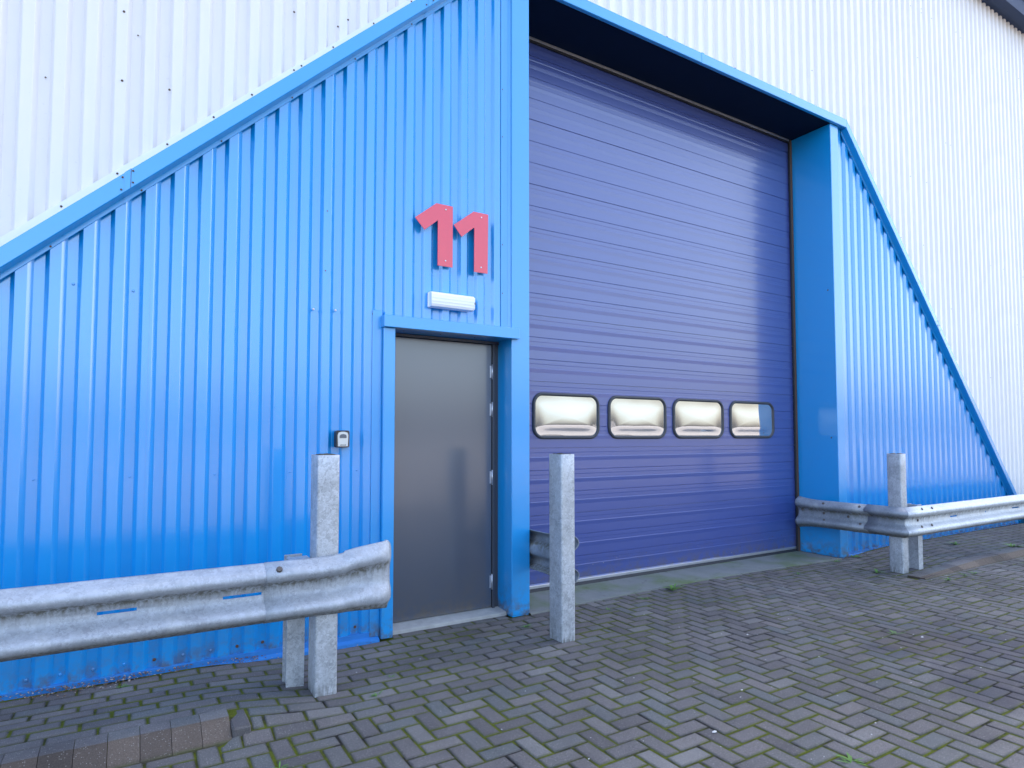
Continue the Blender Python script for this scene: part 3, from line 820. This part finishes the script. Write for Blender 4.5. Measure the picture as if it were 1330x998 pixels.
W = [(7.36, -.06, .085, 'bushy weed at the wall foot just right of the entrance column'),
     (6.79, -.62, .075, 'weed growing left of the right-hand tall post'),
     (6.95, -.06, .07, 'small weed at the foot of the right entrance column'),
     (6.02, -.22, .05, 'tiny weed on the paving before the right end of the concrete strip'),
     (4.83, -1.80, .06, 'lone weed in the open paving beside the oil stain'),
     (2.77, -2.66, .06, 'weed in the open paving nearest the camera'),
     (7.05, -1.17, .075, 'weed at the start of the right kerb'),
     (7.41, -1.17, .055, 'weed against the right kerb, below the first rail bolts'),
     (7.60, -1.18, .06, 'flat weed against the right kerb, below the rail slot'),
     (8.62, -1.27, .07, 'bright weed before the right kerb near the picture edge'),
     (2.60, -.27, .06, 'weed between the blue pillar and the middle post'),
     (3.93, -.13, .05, 'small weed in front of the middle of the concrete strip'),
     (4.40, -.02, .10, 'widest green weed at the edge of the concrete strip'),
     (3.44, -.24, .045, 'tiny weed on the paving right of the middle post'),
     (1.38, -.66, .035, 'tiny weed between the flared rail end and the small door'),
     (1.22, -.87, .045, 'straggly weed right of the left tall post'),
     (.60, -1.38, .045, 'weed at the near edge of the paving below the left post'),
     (.02, -.10, .035, 'tiny weed under the left rail by the blue wall foot'),
     (9.05, -.38, .09, 'weed on the raised paving under the right rail'),
     (9.50, -.85, .12, 'tall weed behind the right kerb near the picture edge')]
for i, (x, y, s, lb_) in enumerate(W): weed(x, y, s * 1.15, lb_, i + 40, 22 if s > .08 else 13)

def litter(name, spots, label, seed, mats):
    r = random.Random(seed); mb = MB()
    for (xa, xb, ya, yb, n) in spots:
        for k in range(n):
            x = r.uniform(xa, xb); y = yb - (yb - ya) * r.random() ** 2; z = hgt(x, min(y, -.01)) + r.uniform(.001, .006) + (max(0, y) * .45 if y > 0 else 0)
            s = r.uniform(.003, .010); a = r.uniform(0, 6.28); tl = r.uniform(-.5, .5)
            ca, sa = math.cos(a) * s, math.sin(a) * s
            p = [(x + ca, y + sa, z + tl * s), (x - sa * .6, y + ca * .6, z + .002), (x - ca, y - sa, z - tl * s + .002), (x + sa * .6, y - ca * .6, z)]
            c = mb.vert((x, y, z + .004)); q = [mb.vert(v) for v in p]; mi = 1 if r.random() < .2 else 0
            for i in range(4): mb.face((q[i], q[(i+1) % 4], c), mi)
    o = mb.build(name, mats, None, False); tag(o, label, 'leaf litter', None, 'stuff')
litter('leaf_litter', [(-.9, 0.15, -.03, .035, 330), (.1, .75, -.02, .03, 160), (-3, -.9, -.03, .03, 300), (.75, 1.5, -.01, .03, 60), (-.35, .05, -.09, .02, 120)], 'brown crumbs of dead leaf along the left wall foot', 1, [M['litter'], M['litter_pale']])
litter('leaf_litter', [(7.0, 12, -.06, .03, 700), (7.35, 8.2, -.12, .0, 90), (6.95, 7.3, -.05, .0, 60)], 'brown crumbs of dead leaf along the right wall foot', 2, [M['litter'], M['litter_pale']])
litter('leaf_litter', [(2.8, 7.15, .3, .53, 60), (2.65, 2.8, -.1, -.01, 12)], 'scattered crumbs on the concrete strip', 3, [M['litter'], M['litter_pale']])
mb = MB(); r = random.Random(8)
spots = [(2.47, -2.16, .014), (3.86, -1.27, .010), (4.9, -1.95, .012), (3.0, -1.9, .008)] + [(r.uniform(1, 8), r.uniform(-2.6, -.4), r.uniform(.002, .0055)) for _ in range(110)]
for x, y, s in spots:
    z = hgt(x, y) + s * .3; q = []
    for k in range(6): a = k * math.pi / 3; q.append(mb.vert((x + math.cos(a) * s * r.uniform(.7, 1.2), y + math.sin(a) * s * r.uniform(.5, .9), z)))
    t = mb.vert((x, y, z + s * .5))
    for k in range(6): mb.face((q[k], q[(k+1) % 6], t), 0, True)
o = mb.build('grit', mat_simple('white chips', (.6, .58, .55), .8), None, False); tag(o, 'pale chips and grit lying on the paving', 'grit', None, 'stuff')

# ------------------------------------------------------------------ light and camera
SUN_EL, SUN_ROT = 40, 44
w = bpy.data.worlds.new('World'); sc.world = w; w.use_nodes = True
sky = w.node_tree.nodes.new('ShaderNodeTexSky'); sky.sky_type = 'NISHITA'; sky.sun_disc = False
sky.sun_elevation = R(SUN_EL); sky.sun_rotation = R(SUN_ROT); sky.air_density = .9; sky.dust_density = 5.2; sky.ozone_density = .3; sky.altitude = 0
bg = w.node_tree.nodes['Background']; bg.inputs[1].default_value = .15
w.node_tree.links.new(sky.outputs[0], bg.inputs[0])
ld = bpy.data.lights.new('sun', 'SUN'); ld.energy = 3; ld.angle = R(1); ld.color = (1., .96, .90)
lo = bpy.data.objects.new('sun', ld); col.objects.link(lo)
d = Vector((math.sin(R(SUN_ROT)) * math.cos(R(SUN_EL)), math.cos(R(SUN_ROT)) * math.cos(R(SUN_EL)), math.sin(R(SUN_EL))))
lo.rotation_euler = d.to_track_quat('Z', 'Y').to_euler(); lo.location = d * 50

cd = bpy.data.cameras.new('camera'); cam = bpy.data.objects.new('camera', cd); col.objects.link(cam); sc.camera = cam
cam.location = (0, CAMY, CAMZ); th = math.atan(39 / 813.)
cam.rotation_euler = (R(90) + th, 0, -R(31.56)); cd.sensor_width = 36; cd.lens = 813 / 1330 * 36; cd.shift_y = 28 / 1330; cd.clip_end = 2000; cd.clip_start = .05
sc.view_settings.view_transform = 'Standard'; sc.view_settings.look = 'None'; sc.view_settings.exposure = 2.70; sc.view_settings.gamma = 1
